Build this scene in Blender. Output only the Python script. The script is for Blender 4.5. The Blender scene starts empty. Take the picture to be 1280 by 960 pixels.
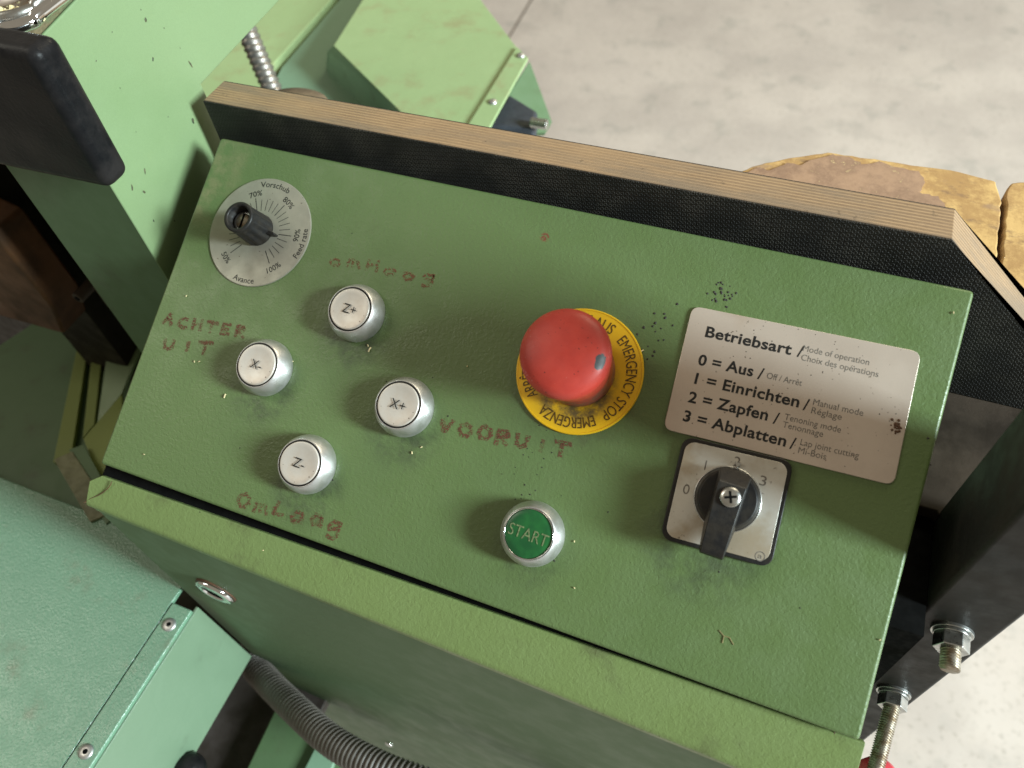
import bpy, bmesh, math, random
from mathutils import Vector, Matrix
random.seed(7)
S = bpy.context.scene
COL = S.collection
MM = 0.001
# ------------------------------------------------------------------ camera
# rows: camera right, camera down, camera forward (world axes, z up)
CR = ((0.92678019, 0.36833191, -0.07355327),
      (0.25373414, -0.75833993, -0.60044944),
      (-0.27694308, 0.53782167, -0.79627281))
CP = Vector((113.96, -191.65, 1292.93))          # millimetres
F = 956.45
cam_d = bpy.data.cameras.new('camera'); cam = bpy.data.objects.new('camera', cam_d); COL.objects.link(cam)
right, down, fwd = (Vector(r).normalized() for r in CR)
m = Matrix((( right.x, -down.x, -fwd.x), (right.y, -down.y, -fwd.y), (right.z, -down.z, -fwd.z))).to_4x4()
m.translation = CP * MM
cam.matrix_world = m
cam_d.sensor_width = 36; cam_d.lens = F / 1280 * 36
cam_d.clip_start = 0.01; cam_d.clip_end = 60
cam_d.dof.use_dof = True; cam_d.dof.focus_distance = 0.375; cam_d.dof.aperture_fstop = 9.0
S.camera = cam
# ------------------------------------------------------------------ light
W = bpy.data.worlds.new('World'); S.world = W; W.use_nodes = True
bg = W.node_tree.nodes['Background']; bg.inputs[0].default_value = (1.0, 0.87, 0.66, 1); bg.inputs[1].default_value = 0.27
def area(name, loc, target, sx, sy, power, col):
    l = bpy.data.lights.new(name, 'AREA'); l.shape = 'RECTANGLE'; l.size = sx; l.size_y = sy
    l.energy = power; l.color = col
    o = bpy.data.objects.new(name, l); COL.objects.link(o); o.location = loc
    o.rotation_euler = (Vector(target) - Vector(loc)).to_track_quat('-Z', 'Y').to_euler()
    return o
area('window_light', (5.00, -0.42, 3.12), (0, 0, 1), 0.85, 1.5, 780, (0.80, 0.95, 0.97))
area('roof_light_back', (0.7, 2.3, 3.0), (0, 0.3, 0.8), 1.6, 0.9, 36, (1.0, 0.88, 0.64))
area('ceiling_lamp', (-1.9, -0.45, 2.9), (-0.2, 0, 0.9), 0.7, 1.3, 14, (1.0, 0.95, 0.80))
S.view_settings.view_transform = 'Standard'; S.view_settings.look = 'None'
S.view_settings.exposure = 0.0; S.view_settings.gamma = 1.0
# ------------------------------------------------------------------ measuring helpers (mm; pixel of the 1280x960 photo -> point on a real plane)
TH = math.radians(28)
def ray(px, py):
    a = ((px - 640) / F, (py - 480) / F, 1)
    return right * a[0] + down * a[1] + fwd * a[2]
def H(px, py, z):            # on the horizontal plane at height z above the floor
    v = ray(px, py); return CP + v * ((z - CP.z) / v.z)
def Y(px, py, y):
    v = ray(px, py); return CP + v * ((y - CP.y) / v.y)
def X(px, py, x):
    v = ray(px, py); return CP + v * ((x - CP.x) / v.x)
RP = Matrix.Rotation(TH, 3, 'X')
def Pn(px, py, n=0.0):       # panel coordinates, n above the control panel's face
    v = RP.transposed() @ ray(px, py); c = RP.transposed() @ (CP - Vector((0, 0, 1000)))
    return c + v * ((n - c.z) / v.z)
def W2P(p): return RP.transposed() @ (Vector(p) - Vector((0, 0, 1000)))
# ------------------------------------------------------------------ object helpers
def obj(name, verts, faces, mat, parent=None, smooth=False, bevel=0, seg=2, origin=None, auto=None):
    """verts in mm"""
    o3 = Vector(origin) if origin is not None else Vector((0, 0, 0))
    me = bpy.data.meshes.new(name)
    me.from_pydata([tuple((Vector(v) - o3) * MM) for v in verts], [], faces)
    bm = bmesh.new(); bm.from_mesh(me); bmesh.ops.recalc_face_normals(bm, faces=bm.faces); bm.to_mesh(me); bm.free()
    me.materials.append(mat)
    o = bpy.data.objects.new(name, me); COL.objects.link(o)
    if parent is not None: o.parent = parent
    o.location = o3 * MM
    if smooth:
        for p in me.polygons: p.use_smooth = True
    if bevel:
        b = o.modifiers.new('bevel', 'BEVEL'); b.width = bevel * MM; b.segments = seg; b.limit_method = 'ANGLE'
        b.angle_limit = math.radians(30); b.harden_normals = True
        for p in me.polygons: p.use_smooth = True
    return o
def thing(name, label, cat, loc=(0, 0, 0), rot=(0, 0, 0), group=None):
    o = bpy.data.objects.new(name, None); o.empty_display_size = 0.02; COL.objects.link(o)
    o.location = Vector(loc) * MM; o.rotation_euler = rot
    o['label'] = label; o['category'] = cat
    if group: o['group'] = group
    return o
def tag(o, label, cat, group=None, kind=None):
    o['label'] = label; o['category'] = cat
    if group: o['group'] = group
    if kind: o['kind'] = kind
    return o
def prism(pts, vec):
    """solid between polygon pts and pts+vec"""
    n = len(pts); vec = Vector(vec); v = [Vector(p) for p in pts] + [Vector(p) + vec for p in pts]
    return v, [tuple(range(n)), tuple(range(2 * n - 1, n - 1, -1))] + [(i, (i + 1) % n, n + (i + 1) % n, n + i) for i in range(n)]
def box(x0, x1, y0, y1, z0, z1):
    return prism([(x0, y0, z0), (x1, y0, z0), (x1, y1, z0), (x0, y1, z0)], (0, 0, z1 - z0))
def merge(*parts):
    V, Fc = [], []
    for v, f in parts:
        k = len(V); V += [Vector(p) for p in v]; Fc += [tuple(i + k for i in q) for q in f]
    return V, Fc
def lathe(prof, seg=64, c=(0, 0), flute=None, close=True):
    v, f = [], []
    for r, z in prof:
        for i in range(seg):
            a = 2 * math.pi * i / seg
            rr = r * (flute(a, z) if flute else 1)
            v.append(Vector((c[0] + rr * math.cos(a), c[1] + rr * math.sin(a), z)))
    for k in range(len(prof) - 1):
        for i in range(seg):
            j = (i + 1) % seg; f.append((k * seg + i, k * seg + j, (k + 1) * seg + j, (k + 1) * seg + i))
    if close:
        f.append(tuple(range(seg - 1, -1, -1))); f.append(tuple((len(prof) - 1) * seg + i for i in range(seg)))
    return v, f
def rrect(cx, cy, w, h, r, rot=0, seg=6):
    p = []
    for sx, sy, a0 in ((1, 1, 0), (-1, 1, 90), (-1, -1, 180), (1, -1, 270)):
        for k in range(seg + 1):
            a = math.radians(a0 + 90 * k / seg)
            p.append((sx * (w / 2 - r) + r * math.cos(a), sy * (h / 2 - r) + r * math.sin(a)))
    c, s = math.cos(rot), math.sin(rot)
    return [(cx + x * c - y * s, cy + x * s + y * c) for x, y in p]
def tube(path, rad, seg=20, sub=None, rib=None):
    """tube along path (mm); rib(s)->radius factor by running length"""
    P = [Vector(p) for p in path]
    if sub:
        Q = []
        for i in range(len(P) - 1):
            p0, p1, p2, p3 = P[max(i - 1, 0)], P[i], P[i + 1], P[min(i + 2, len(P) - 1)]
            for k in range(sub):
                t = k / sub
                Q.append(0.5 * ((2 * p1) + (p2 - p0) * t + (2 * p0 - 5 * p1 + 4 * p2 - p3) * t * t + (3 * p1 - p0 - 3 * p2 + p3) * t ** 3))
        Q.append(P[-1]); P = Q
    v, f = [], []; s = 0; up = None
    for i, p in enumerate(P):
        d = (P[min(i + 1, len(P) - 1)] - P[max(i - 1, 0)]).normalized()
        if up is None: up = d.orthogonal().normalized()
        up = (up - d * up.dot(d)).normalized(); sd = d.cross(up)
        if i: s += (p - P[i - 1]).length
        for k in range(seg):
            a = 2 * math.pi * k / seg
            rr = rad * (rib(s, a) if rib else 1)
            v.append(p + up * math.cos(a) * rr + sd * math.sin(a) * rr)
    for i in range(len(P) - 1):
        for k in range(seg):
            j = (k + 1) % seg; f.append((i * seg + k, i * seg + j, (i + 1) * seg + j, (i + 1) * seg + k))
    f.append(tuple(range(seg))); f.append(tuple((len(P) - 1) * seg + k for k in range(seg - 1, -1, -1)))
    return v, f
# ------------------------------------------------------------------ materials
class NT:
    def __init__(s, name):
        s.m = bpy.data.materials.new(name); s.m.use_nodes = True; s.t = s.m.node_tree
        s.b = s.t.nodes['Principled BSDF']; s.co = s.t.nodes.new('ShaderNodeTexCoord').outputs['Object']
    def n(s, typ, **kw):
        x = s.t.nodes.new('ShaderNode' + typ)
        for k, v in kw.items(): setattr(x, k, v)
        return x
    def link(s, a, b): s.t.links.new(a, b)
    def noise(s, scale, detail=3, rough=.55, stretch=None, dist=0, src=None):
        x = s.n('TexNoise'); x.inputs['Scale'].default_value = scale; x.inputs['Detail'].default_value = detail
        x.inputs['Roughness'].default_value = rough; x.inputs['Distortion'].default_value = dist
        c = src or s.co
        if stretch:
            mp = s.n('Mapping'); mp.inputs['Scale'].default_value = stretch; s.link(c, mp.inputs[0]); c = mp.outputs[0]
        s.link(c, x.inputs['Vector']); return x.outputs['Fac']
    def ramp(s, fac, lo, hi, a=0., b=1.):
        x = s.n('MapRange'); x.interpolation_type = 'SMOOTHSTEP'; x.inputs[1].default_value = lo; x.inputs[2].default_value = hi
        x.inputs[3].default_value = a; x.inputs[4].default_value = b; s.link(fac, x.inputs[0]); return x.outputs[0]
    def mix(s, fac, a, b):
        x = s.n('Mix', data_type='RGBA')
        for i, q in ((0, fac), (6, a), (7, b)):
            if isinstance(q, (tuple, list)): x.inputs[i].default_value = tuple(q)[:3] + (1,)
            elif isinstance(q, float): x.inputs[i].default_value = q
            else: s.link(q, x.inputs[i])
        return x.outputs[2]
    def math(s, op, a, b=None, clamp=False):
        x = s.n('Math', operation=op); x.use_clamp = clamp
        for i, q in ((0, a), (1, b)):
            if q is None: continue
            if isinstance(q, (int, float)): x.inputs[i].default_value = q
            else: s.link(q, x.inputs[i])
        return x.outputs[0]
    def dist(s, p, sx=1, sy=1, sz=1):
        """distance in mm from a point of the object's own space"""
        mp = s.n('Mapping'); mp.vector_type = 'POINT'
        mp.inputs['Location'].default_value = (-p[0] * sx, -p[1] * sy, -p[2] * sz); mp.inputs['Scale'].default_value = (1000 * sx, 1000 * sy, 1000 * sz)
        s.link(s.co, mp.inputs[0]); l = s.n('VectorMath', operation='LENGTH'); s.link(mp.outputs[0], l.inputs[0]); return l.outputs['Value']
    def set(s, col=None, rough=.5, metal=0., spec=None, coat=None):
        for k, q in (('Base Color', col), ('Roughness', rough), ('Metallic', metal)):
            if q is None: continue
            if isinstance(q, (tuple, list)): s.b.inputs[k].default_value = tuple(q)[:3] + (1,)
            elif isinstance(q, (int, float)): s.b.inputs[k].default_value = q
            else: s.link(q, s.b.inputs[k])
        if spec is not None: s.b.inputs['Specular IOR Level'].default_value = spec
        if coat is not None: s.b.inputs['Coat Weight'].default_value = coat; s.b.inputs['Coat Roughness'].default_value = .15
        return s
    def bump(s, h, dist, strength=1.):
        x = s.n('Bump'); x.inputs['Distance'].default_value = dist; x.inputs['Strength'].default_value = strength
        s.link(h, x.inputs['Height'])
        if s.b.inputs['Normal'].is_linked: s.link(s.b.inputs['Normal'].links[0].from_socket, x.inputs['Normal'])
        s.link(x.outputs[0], s.b.inputs['Normal']); return s

def paint(name, c1, c2, grime=(0.07, 0.06, 0.035), tex=420, tdist=.00022, rough=.42, gr=(.62, .8), spots=(), extra=None, spec=.5):
    t = NT(name)
    c = t.mix(t.noise(9, 4), c1, c2)
    fine = t.noise(2200, 2); c = t.mix(t.ramp(fine, .3, .75, 0., .22), c, tuple(x * .55 for x in c1))
    g = t.ramp(t.noise(26, 6, .65), gr[0], gr[1], 0., .7)
    c = t.mix(g, c, grime)
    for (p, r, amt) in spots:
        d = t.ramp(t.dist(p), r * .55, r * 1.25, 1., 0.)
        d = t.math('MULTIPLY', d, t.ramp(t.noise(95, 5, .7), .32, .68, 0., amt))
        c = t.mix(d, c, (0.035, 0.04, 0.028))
    if extra: c = extra(t, c)
    t.set(c, t.ramp(t.noise(60, 3), .3, .7, rough - .06, rough + .1), 0, spec)
    if tex:
        t.bump(t.noise(tex, 2, .5, dist=.6), tdist)
        t.bump(t.noise(tex * 3, 1), tdist * .25)
    return t.m
def simple(name, col, rough=.5, metal=0., vary=.25, nscale=120, bump=0, bscale=600, spec=None, col2=None, coat=None):
    t = NT(name); c2 = col2 or tuple(x * (1 - vary) for x in col)
    t.set(t.mix(t.ramp(t.noise(nscale, 5, .6), .35, .65), col, c2), t.ramp(t.noise(nscale * 2, 3), .3, .7, rough * .85, rough * 1.2), metal, spec, coat)
    if bump: t.bump(t.noise(bscale, 3), bump)
    return t.m

BTN = [((437, 386), 'Z+', 'Z plus'), ((320.5, 455.5), 'X-', ''), ((374, 578.7), 'Z-', ''), ((497.5, 505.5), 'X+', '')]
BTN_XY = [Pn(*q[0], 11) for q in BTN]; START_XY = Pn(660.5, 667.3, 11)
ESTOP = Vector((42.4, 19.3, 0)); DIAL = Vector((-147.6, 48.5, 0)); SWC = Vector((120.9, -19.2, 0))
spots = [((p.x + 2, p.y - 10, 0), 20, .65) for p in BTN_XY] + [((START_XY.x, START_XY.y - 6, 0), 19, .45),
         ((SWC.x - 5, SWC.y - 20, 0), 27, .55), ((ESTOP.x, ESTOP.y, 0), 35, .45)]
def lid_extra(t, c):
    # rubbed, greasy brown patches where hands rest near the feed knob
    sp = t.n('SeparateXYZ'); t.link(t.co, sp.inputs[0])
    e = t.ramp(sp.outputs[0], -.193, -.160, 1., 0.)
    k = t.math('MULTIPLY', e, t.ramp(t.noise(38, 4, .6), .42, .62))
    up = t.ramp(sp.outputs[1], .03, .07)
    k = t.math('MULTIPLY', k, up)
    c = t.mix(t.math('MULTIPLY', k, .75), c, (0.27, 0.22, 0.13))
    for p, r in (((7, 79, 0), 2.8), ((-171, 36, 0), 3)):
        d = t.math('MULTIPLY', t.ramp(t.dist(p), r * .6, r, 1., 0.), t.ramp(t.noise(900, 2), .4, .55))
        c = t.mix(d, c, (0.16, 0.04, 0.025))
    return c
M = {}
G1, G2 = (0.112, 0.168, 0.060), (0.094, 0.147, 0.052)
M['lid'] = paint('textured_green_paint', G1, G2, spots=spots, extra=lid_extra, gr=(.62, .85), tdist=.00022, tex=520)
M['rim'] = paint('textured_green_paint_rim', (0.185, 0.25, 0.088), (0.16, 0.225, 0.078), gr=(.55, .8), tdist=.00022)  # lighter copy of the lid paint, the rim's brighter light put into its colour
M['front'] = paint('satin_green_paint', (0.13, 0.19, 0.105), (0.112, 0.17, 0.095), grime=(.08, .09, .05), tex=0, rough=.55, gr=(.75, .98), spec=.2)
M['hood'] = paint('pale_green_paint', (0.36, 0.47, 0.24), (0.30, 0.42, 0.20), grime=(.30, .27, .14), tex=70, tdist=.0002, rough=.45, gr=(.5, .75))  # paler, yellower green than the mint paint, for hood and bed
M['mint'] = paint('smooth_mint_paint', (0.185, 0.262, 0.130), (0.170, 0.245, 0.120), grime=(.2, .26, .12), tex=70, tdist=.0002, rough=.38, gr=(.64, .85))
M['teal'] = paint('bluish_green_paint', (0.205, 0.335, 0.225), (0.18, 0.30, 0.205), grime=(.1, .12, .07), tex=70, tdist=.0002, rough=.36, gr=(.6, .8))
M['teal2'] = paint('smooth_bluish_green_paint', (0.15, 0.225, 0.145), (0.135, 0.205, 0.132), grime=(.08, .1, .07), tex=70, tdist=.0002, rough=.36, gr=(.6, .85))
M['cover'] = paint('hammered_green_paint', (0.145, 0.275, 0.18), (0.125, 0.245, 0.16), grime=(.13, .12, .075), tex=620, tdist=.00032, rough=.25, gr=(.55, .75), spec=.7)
M['dim'] = paint('dim_green_paint', (0.10, 0.165, 0.075), (0.075, 0.13, 0.06), grime=(.06, .055, .03), tex=0, rough=.5, gr=(.55, .85))  # darker green; the column front's shade is put into this colour
M['olive'] = paint('yellowish_green_paint', (0.21, 0.25, 0.055), (0.17, 0.22, 0.06), tex=0, rough=.45)
M['bezel'] = simple('satin_chrome', (.62, .61, .60), .43, .9, .12, 90)
M['steel'] = simple('zinc_steel', (.62, .62, .60), .3, 1., .3, 200, .00005)
M['chrome'] = simple('chrome', (.85, .86, .88), .08, 1., .08, 90)
M['thread'] = simple('rusty_zinc_thread', (.42, .38, .32), .45, 1., .4, 300, col2=(.24, .18, .12))
M['blk'] = simple('black_plastic', (.013, .013, .014), .42, 0., .3, 200, .00005, 900, .3, (.022, .019, .016))
M['rubber'] = simple('black_rubber', (.006, .006, .007), .38, 0., .4, 60, .0002, 500, .12, (.017, .015, .015))
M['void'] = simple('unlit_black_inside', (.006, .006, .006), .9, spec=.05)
M['blacksteel'] = simple('black_painted_steel', (.020, .020, .019), .5, 0., .4, 50, .00015, 160, .18, (.026, .023, .020))
M['brown'] = simple('brown_grimy_steel', (.026, .019, .014), .6, 0, .4, 30, .0002, 200, .15, (.052, .037, .027))
M['casting'] = simple('brown_casting', (.10, .042, .016), .6, 0, .5, 14, .0004, 80, .2, (.03, .018, .010))
M['black_ink'] = simple('black_print', (.006, .006, .006), .5, 0., .2, 500)
M['grey_ink'] = simple('grey_print', (.075, .068, .06), .5, 0., .5, 900, col2=(.18, .16, .14))
M['pale_ink'] = simple('engraved_filling', (.17, .22, .10), .5, 0., .5, 900)
M['brown_ink'] = simple('dark_brown_print', (.10, .055, .004), .5, 0., .3, 900)
M['speck'] = simple('dark_specks', (.018, .014, .010), .6, 0., .3, 900)
M['chip'] = simple('sawdust', (.72, .60, .34), .7, 0., .3, 400)
M['crack'] = simple('rusty_seam', (.10, .045, .02), .7, 0., .3, 400)
# red mushroom head with a rubbed-off grey chip
t = NT('red_plastic')
base = t.mix(t.ramp(t.noise(70, 5, .6), .3, .7), (.50, .050, .034), (.42, .036, .026))
d = t.math('ADD', t.dist((16.1, -.3, 41.5), 1.35, .75, .3), t.math('MULTIPLY', t.noise(420, 4, .7), 3.4))
base = t.mix(t.ramp(d, 4.1, 4.5, 1., 0.), base, (.045, .052, .056))
sp = t.n('SeparateXYZ'); t.link(t.co, sp.inputs[0])
dirt = t.math('MULTIPLY', t.ramp(sp.outputs[2], .012, .022, 1., 0.), t.ramp(t.noise(120, 4, .7), .3, .6))
base = t.mix(t.math('MULTIPLY', dirt, .8), base, (.12, .075, .06))
base = t.mix(t.ramp(t.noise(700, 1), .73, .76, 0., .9), base, (.03, .01, .01)); base = t.mix(t.ramp(t.noise(820, 1, src=None), .78, .80, 0., .8), base, (.6, .4, .35)); base = t.mix(t.ramp(t.noise(55, 6, .75), .55, .75, 0., .35), base, (.25, .03, .02))
t.set(base, t.ramp(t.noise(150, 4), .3, .7, .38, .54)); t.bump(t.noise(260, 2), .00006); M['red'] = t.m
t = NT('yellow_print_ring')
c = t.mix(t.noise(60, 4), (.82, .50, .010), (.72, .42, .008))
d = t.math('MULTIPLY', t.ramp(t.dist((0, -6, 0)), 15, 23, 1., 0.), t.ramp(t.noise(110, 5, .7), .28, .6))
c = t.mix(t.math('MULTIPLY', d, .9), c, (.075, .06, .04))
t.set(c, .42); M['yellow'] = t.m
def alu(name, a, b, stain, lo=.5, hi=.75, metal=.45, rough=.36):
    t = NT(name); c = t.mix(t.ramp(t.noise(45, 6, .65), .35, .65), a, b)
    c = t.mix(t.ramp(t.noise(22, 5, .6), lo, hi, 0., .7), c, stain)
    c = t.mix(t.ramp(t.noise(520, 2, .5), .70, .76, 0., .8), c, (.1, .07, .05))
    t.set(c, t.ramp(t.noise(90, 4), .3, .7, rough - .05, rough + .07), metal); return t.m
M['plate'] = alu('anodised_plate', (.60, .51, .44), (.54, .455, .39), (.44, .33, .24), .55, .8)
M['switch_plate'] = alu('switch_plate', (.62, .60, .55), (.52, .50, .45), (.36, .27, .16), .45, .62)
M['dial'] = alu('dial_plate', (.31, .295, .24), (.275, .26, .215), (.21, .18, .13), .5, .8, .3, .4)
M['cap'] = alu('cap_metal', (.56, .52, .475), (.50, .455, .41), (.50, .33, .20), .42, .7, .35, .38)
t = NT('green_lens'); t.set(t.mix(t.ramp(t.noise(90, 3), .35, .65), (.008, .072, .022), (.014, .115, .028)), .3); M['green_lens'] = t.m
# birch plywood edge: plies stacked through the thickness (object y)
t = NT('plywood_edge')
sp = t.n('SeparateXYZ'); t.link(t.co, sp.inputs[0])
yy = t.math('ADD', t.math('MULTIPLY', sp.outputs[1], 1000.), t.math('MULTIPLY', t.noise(60, 3, stretch=(.3, 1, 1)), .9))
fr = t.math('FRACT', t.math('MULTIPLY', yy, 1 / 2.1))
pl = t.math('MULTIPLY', t.ramp(fr, .40, .50), t.ramp(fr, .90, .99, 1., 0.))
gr = t.noise(700, 5, .65, stretch=(.12, 1, .12))
c = t.mix(gr, (.44, .29, .165), (.28, .17, .09)); dk = t.mix(t.noise(900, 3, stretch=(.4, 1, .4)), (.13, .075, .04), (.28, .18, .10))
pf = t.math('MULTIPLY', pl, t.ramp(t.noise(11, 3, stretch=(1, .05, .1)), .38, .6, .35, .95)); c = t.mix(pf, c, dk)
stn = t.ramp(t.noise(13, 6, .7, stretch=(.6, 3, 1)), .38, .62, 0., .85); c = t.mix(stn, c, (.20, .145, .10)); c = t.mix(t.ramp(t.noise(160, 4, .7), .62, .72, 0., .7), c, (.10, .065, .04))
t.set(c, .62); t.bump(gr, .0003); t.bump(pl, .0002, .8); M['ply'] = t.m
# phenolic film with pressed mesh pattern
t = NT('film_faced_black')
v = t.n('TexVoronoi'); v.inputs['Scale'].default_value = 1; v.inputs['Randomness'].default_value = .12
mp = t.n('Mapping'); mp.inputs['Scale'].default_value = (440, 1, 400); mp.inputs['Rotation'].default_value = (0, math.radians(8), 0); t.link(t.co, mp.inputs[0]); t.link(mp.outputs[0], v.inputs['Vector'])
rg = t.math('MULTIPLY', t.ramp(v.outputs['Distance'], .22, .32), t.ramp(v.outputs['Distance'], .36, .48, 1., 0.))
c = t.mix(t.noise(30, 4), (.010, .010, .010), (.018, .016, .014)); c = t.mix(t.math('MULTIPLY', rg, t.ramp(t.noise(60, 3), .35, .7)), c, (.06, .054, .045))
t.set(c, t.ramp(t.noise(40, 3), .3, .7, .5, .66), 0, .3); t.bump(rg, .0002); M['film'] = t.m
# worn painted wood
t = NT('worn_wood')
w = t.noise(16, 6, .62, stretch=(1, 1.4, 1)); c = t.mix(t.noise(120, 5, .6, stretch=(.4, 1, 1)), (.42, .25, .09), (.32, .17, .06))
c = t.mix(t.ramp(t.noise(30, 7, .75), .42, .60), c, (.58, .37, .14)); c = t.mix(t.ramp(t.noise(75, 6, .75, stretch=(.5, 1, 1)), .54, .66, 0., .8), c, (.22, .125, .06))
g = t.n('SeparateXYZ'); t.link(t.co, g.inputs[0])
k = t.ramp(w, .56, .63, 0., .75)
c = t.mix(k, c, t.mix(t.noise(60, 4), (.30, .18, .11), (.24, .15, .10)))
t.set(c, .62); t.bump(t.noise(200, 5), .0003); M['wood'] = t.m
t = NT('rough_wood_edge'); t.set(t.mix(t.noise(90, 6, .7), (.62, .42, .19), (.34, .19, .08)), .75); t.bump(t.noise(220, 5, .7), .0025); M['woodedge'] = t.m
# concrete
t = NT('concrete_floor')
c = t.mix(t.ramp(t.noise(2.3, 6, .62), .38, .62), (.55, .48, .435), (.46, .40, .365))
c = t.mix(t.ramp(t.noise(11, 5, .6), .52, .7, 0., .6), c, (.36, .33, .30))
c = t.mix(t.ramp(t.noise(95, 3, .6), .52, .75, 0., .55), c, (.30, .26, .22)); c = t.mix(t.ramp(t.noise(5, 7, .72), .60, .70, 0., .45), c, (.27, .25, .21))
t.set(c, t.ramp(t.noise(6, 4), .3, .7, .35, .6)); t.bump(t.noise(40, 5), .0006); M['floor'] = t.m
# marker ink: sits only on the crests of the textured paint
t = NT('brown_marker_ink')
a = t.ramp(t.noise(1250, 2, .6), .43, .53)
a2 = t.ramp(t.noise(120, 3), .28, .55, .25, 1.)
tr = t.n('BsdfTransparent'); mx = t.n('MixShader'); t.set((.15, .055, .03), .6)
t.link(t.math('MULTIPLY', t.math('MULTIPLY', a, a2), .6), mx.inputs[0]); t.link(tr.outputs[0], mx.inputs[1]); t.link(t.b.outputs[0], mx.inputs[2])
t.link(mx.outputs[0], t.t.nodes['Material Output'].inputs[0]); M['marker'] = t.m
t = NT('faded_marker_ink')
a = t.ramp(t.noise(900, 2, .6), .47, .57)
tr = t.n('BsdfTransparent'); mx = t.n('MixShader'); t.set((.19, .075, .035), .6)
t.link(t.math('MULTIPLY', a, .55), mx.inputs[0]); t.link(tr.outputs[0], mx.inputs[1]); t.link(t.b.outputs[0], mx.inputs[2])
t.link(mx.outputs[0], t.t.nodes['Material Output'].inputs[0]); M['marker_faint'] = t.m
t = NT('flex_conduit_plastic'); t.set(t.mix(t.noise(80, 4), (.15, .13, .115), (.09, .08, .07)), .5); M['conduit'] = t.m
M['redplastic'] = simple('pinkish_red_plastic', (.62, .05, .07), .4)

# ------------------------------------------------------------------ lettering
_tc = {}
def glyphs(s, bold=0.0):
    if (s, bold) in _tc: return _tc[(s, bold)]
    cu = bpy.data.curves.new('t', 'FONT'); cu.body = s; cu.size = 1; cu.resolution_u = 4; cu.offset = bold; cu.space_character = 1.0 + bold * 2
    o = bpy.data.objects.new('t', cu); COL.objects.link(o); bpy.context.view_layer.update()
    me = bpy.data.meshes.new_from_object(o.evaluated_get(bpy.context.evaluated_depsgraph_get()))
    v = [p.co.copy() for p in me.vertices]; f = [tuple(p.vertices) for p in me.polygons]
    bpy.data.objects.remove(o); bpy.data.curves.remove(cu); bpy.data.meshes.remove(me)
    x0 = min(p.x for p in v); x1 = max(p.x for p in v)
    for p in v: p.x -= x0
    _tc[(s, bold)] = (v, f, x1 - x0); return _tc[(s, bold)]
CAPH = max(p.y for p in glyphs('H')[0])
def flat(s, p0, p1, cap, z, bold=0.):
    v, f, w = glyphs(s, bold); p0 = Vector(p0[:2]); p1 = Vector(p1[:2]); d = (p1 - p0); L = d.length; d /= L; u = Vector((-d.y, d.x))
    return [Vector(((p0 + d * (p.x * L / w) + u * (p.y * cap / CAPH)).to_tuple() + (z,))) for p in v], f
def arc(s, c, R, mid, cap, z, inward=False, xs=1., bold=0.):
    v, f, w = glyphs(s, bold); k = cap / CAPH; out = []
    for p in v:
        x = (p.x - w / 2) * k * xs; y = p.y * k
        a, r = (mid + x / R, R - y) if inward else (mid - x / R, R + y)
        out.append(Vector((c[0] + r * math.cos(a), c[1] + r * math.sin(a), z)))
    return out, [q[::-1] for q in f] if inward else f
# ------------------------------------------------------------------ setting: the workshop floor
fl = H(640, 40, 0)
o = obj('floor', *box(-5000, 5000, -3000, 7000, -60, 0), M['floor']); o['kind'] = 'structure'
a, b = H(640, 40, 1), H(664, 0, 1); d = (b - a).normalized()
p, q = a - d * 900, b + d * 2500; s = Vector((-d.y, d.x, 0)) * 3
o = obj('floor_joint', *prism([p - s, q - s, q + s, p + s], (0, 0, -3)), simple('joint_filler', (.12, .09, .07), .8)); o['kind'] = 'structure'

# ------------------------------------------------------------------ CONTROL BOX
CB = thing('control_box', 'tilted textured green control box with push buttons, red emergency stop and rotary switch', 'control panel', (0, 0, 1000), (TH, 0, 0))
lid_c = [Pn(275.5, 171.5), Pn(1219, 363.5), Pn(1074.5, 927), Pn(124.5, 579)]
def round_poly(pts, r, seg=5):
    out = []; n = len(pts)
    for i in range(n):
        p, a, b = Vector(pts[i][:2]), Vector(pts[i - 1][:2]), Vector(pts[(i + 1) % n][:2])
        u, v = (a - p).normalized(), (b - p).normalized()
        for k in range(seg + 1):
            t_ = k / seg; out.append((p + u * r * (1 - t_) ** 2 + v * r * t_ ** 2))
    return out
pts = [(q.x, q.y, -11) for q in round_poly(lid_c, 2.2)]
obj('lid', *prism(pts, (0, 0, 11)), M['lid'], CB, bevel=3.0, seg=6)
# housing: rim flange, front wall (vertical in the world), sides
lipT = [Vector((-204.5, -109.5, -9)), Vector((-199.0, -105.6, -8.6)), Vector((198.6, -97.0, -8))]
lipB = [Vector((-206.3, -122.4, -13)), Vector((198.0, -128.5, -13))]
dn = RP.transposed() @ Vector((0, 0, -1))
v = [lipT[0], lipT[1], lipT[2], lipB[1], lipB[0]]
def rim_profile(x, yt, yb, zt):
    P_ = [Vector((x, yt + .2, zt - 4)), Vector((x, yt, zt - .6)), Vector((x, yt - .5, zt))]
    zb = -12.4; n0 = Vector((0, -.26, .966)); R_ = 4.2
    e1 = Vector((x, yb + 3.6, zb + .9)); w = dn
    P_.append(e1)
    tgt = Vector((x, yb + .3, -17.2))
    for k in range(1, 6):
        u_ = k / 6; ctl = Vector((x, yb - .35, zb - .1)); P_.append(e1 * (1 - u_) ** 2 + ctl * 2 * u_ * (1 - u_) + tgt * u_ ** 2)
    P_ += [tgt, tgt + dn * 5, tgt + dn * 5 + Vector((0, 3, 1)), Vector((x, yb + 5, -18))]
    return P_
ra, rm, rb = rim_profile(-205.6, -107.4, -122.3, -9), rim_profile(-199.2, -102.7, -122.4, -8.7), rim_profile(198, -97.3, -128, -8)
k_ = len(ra)
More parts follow.
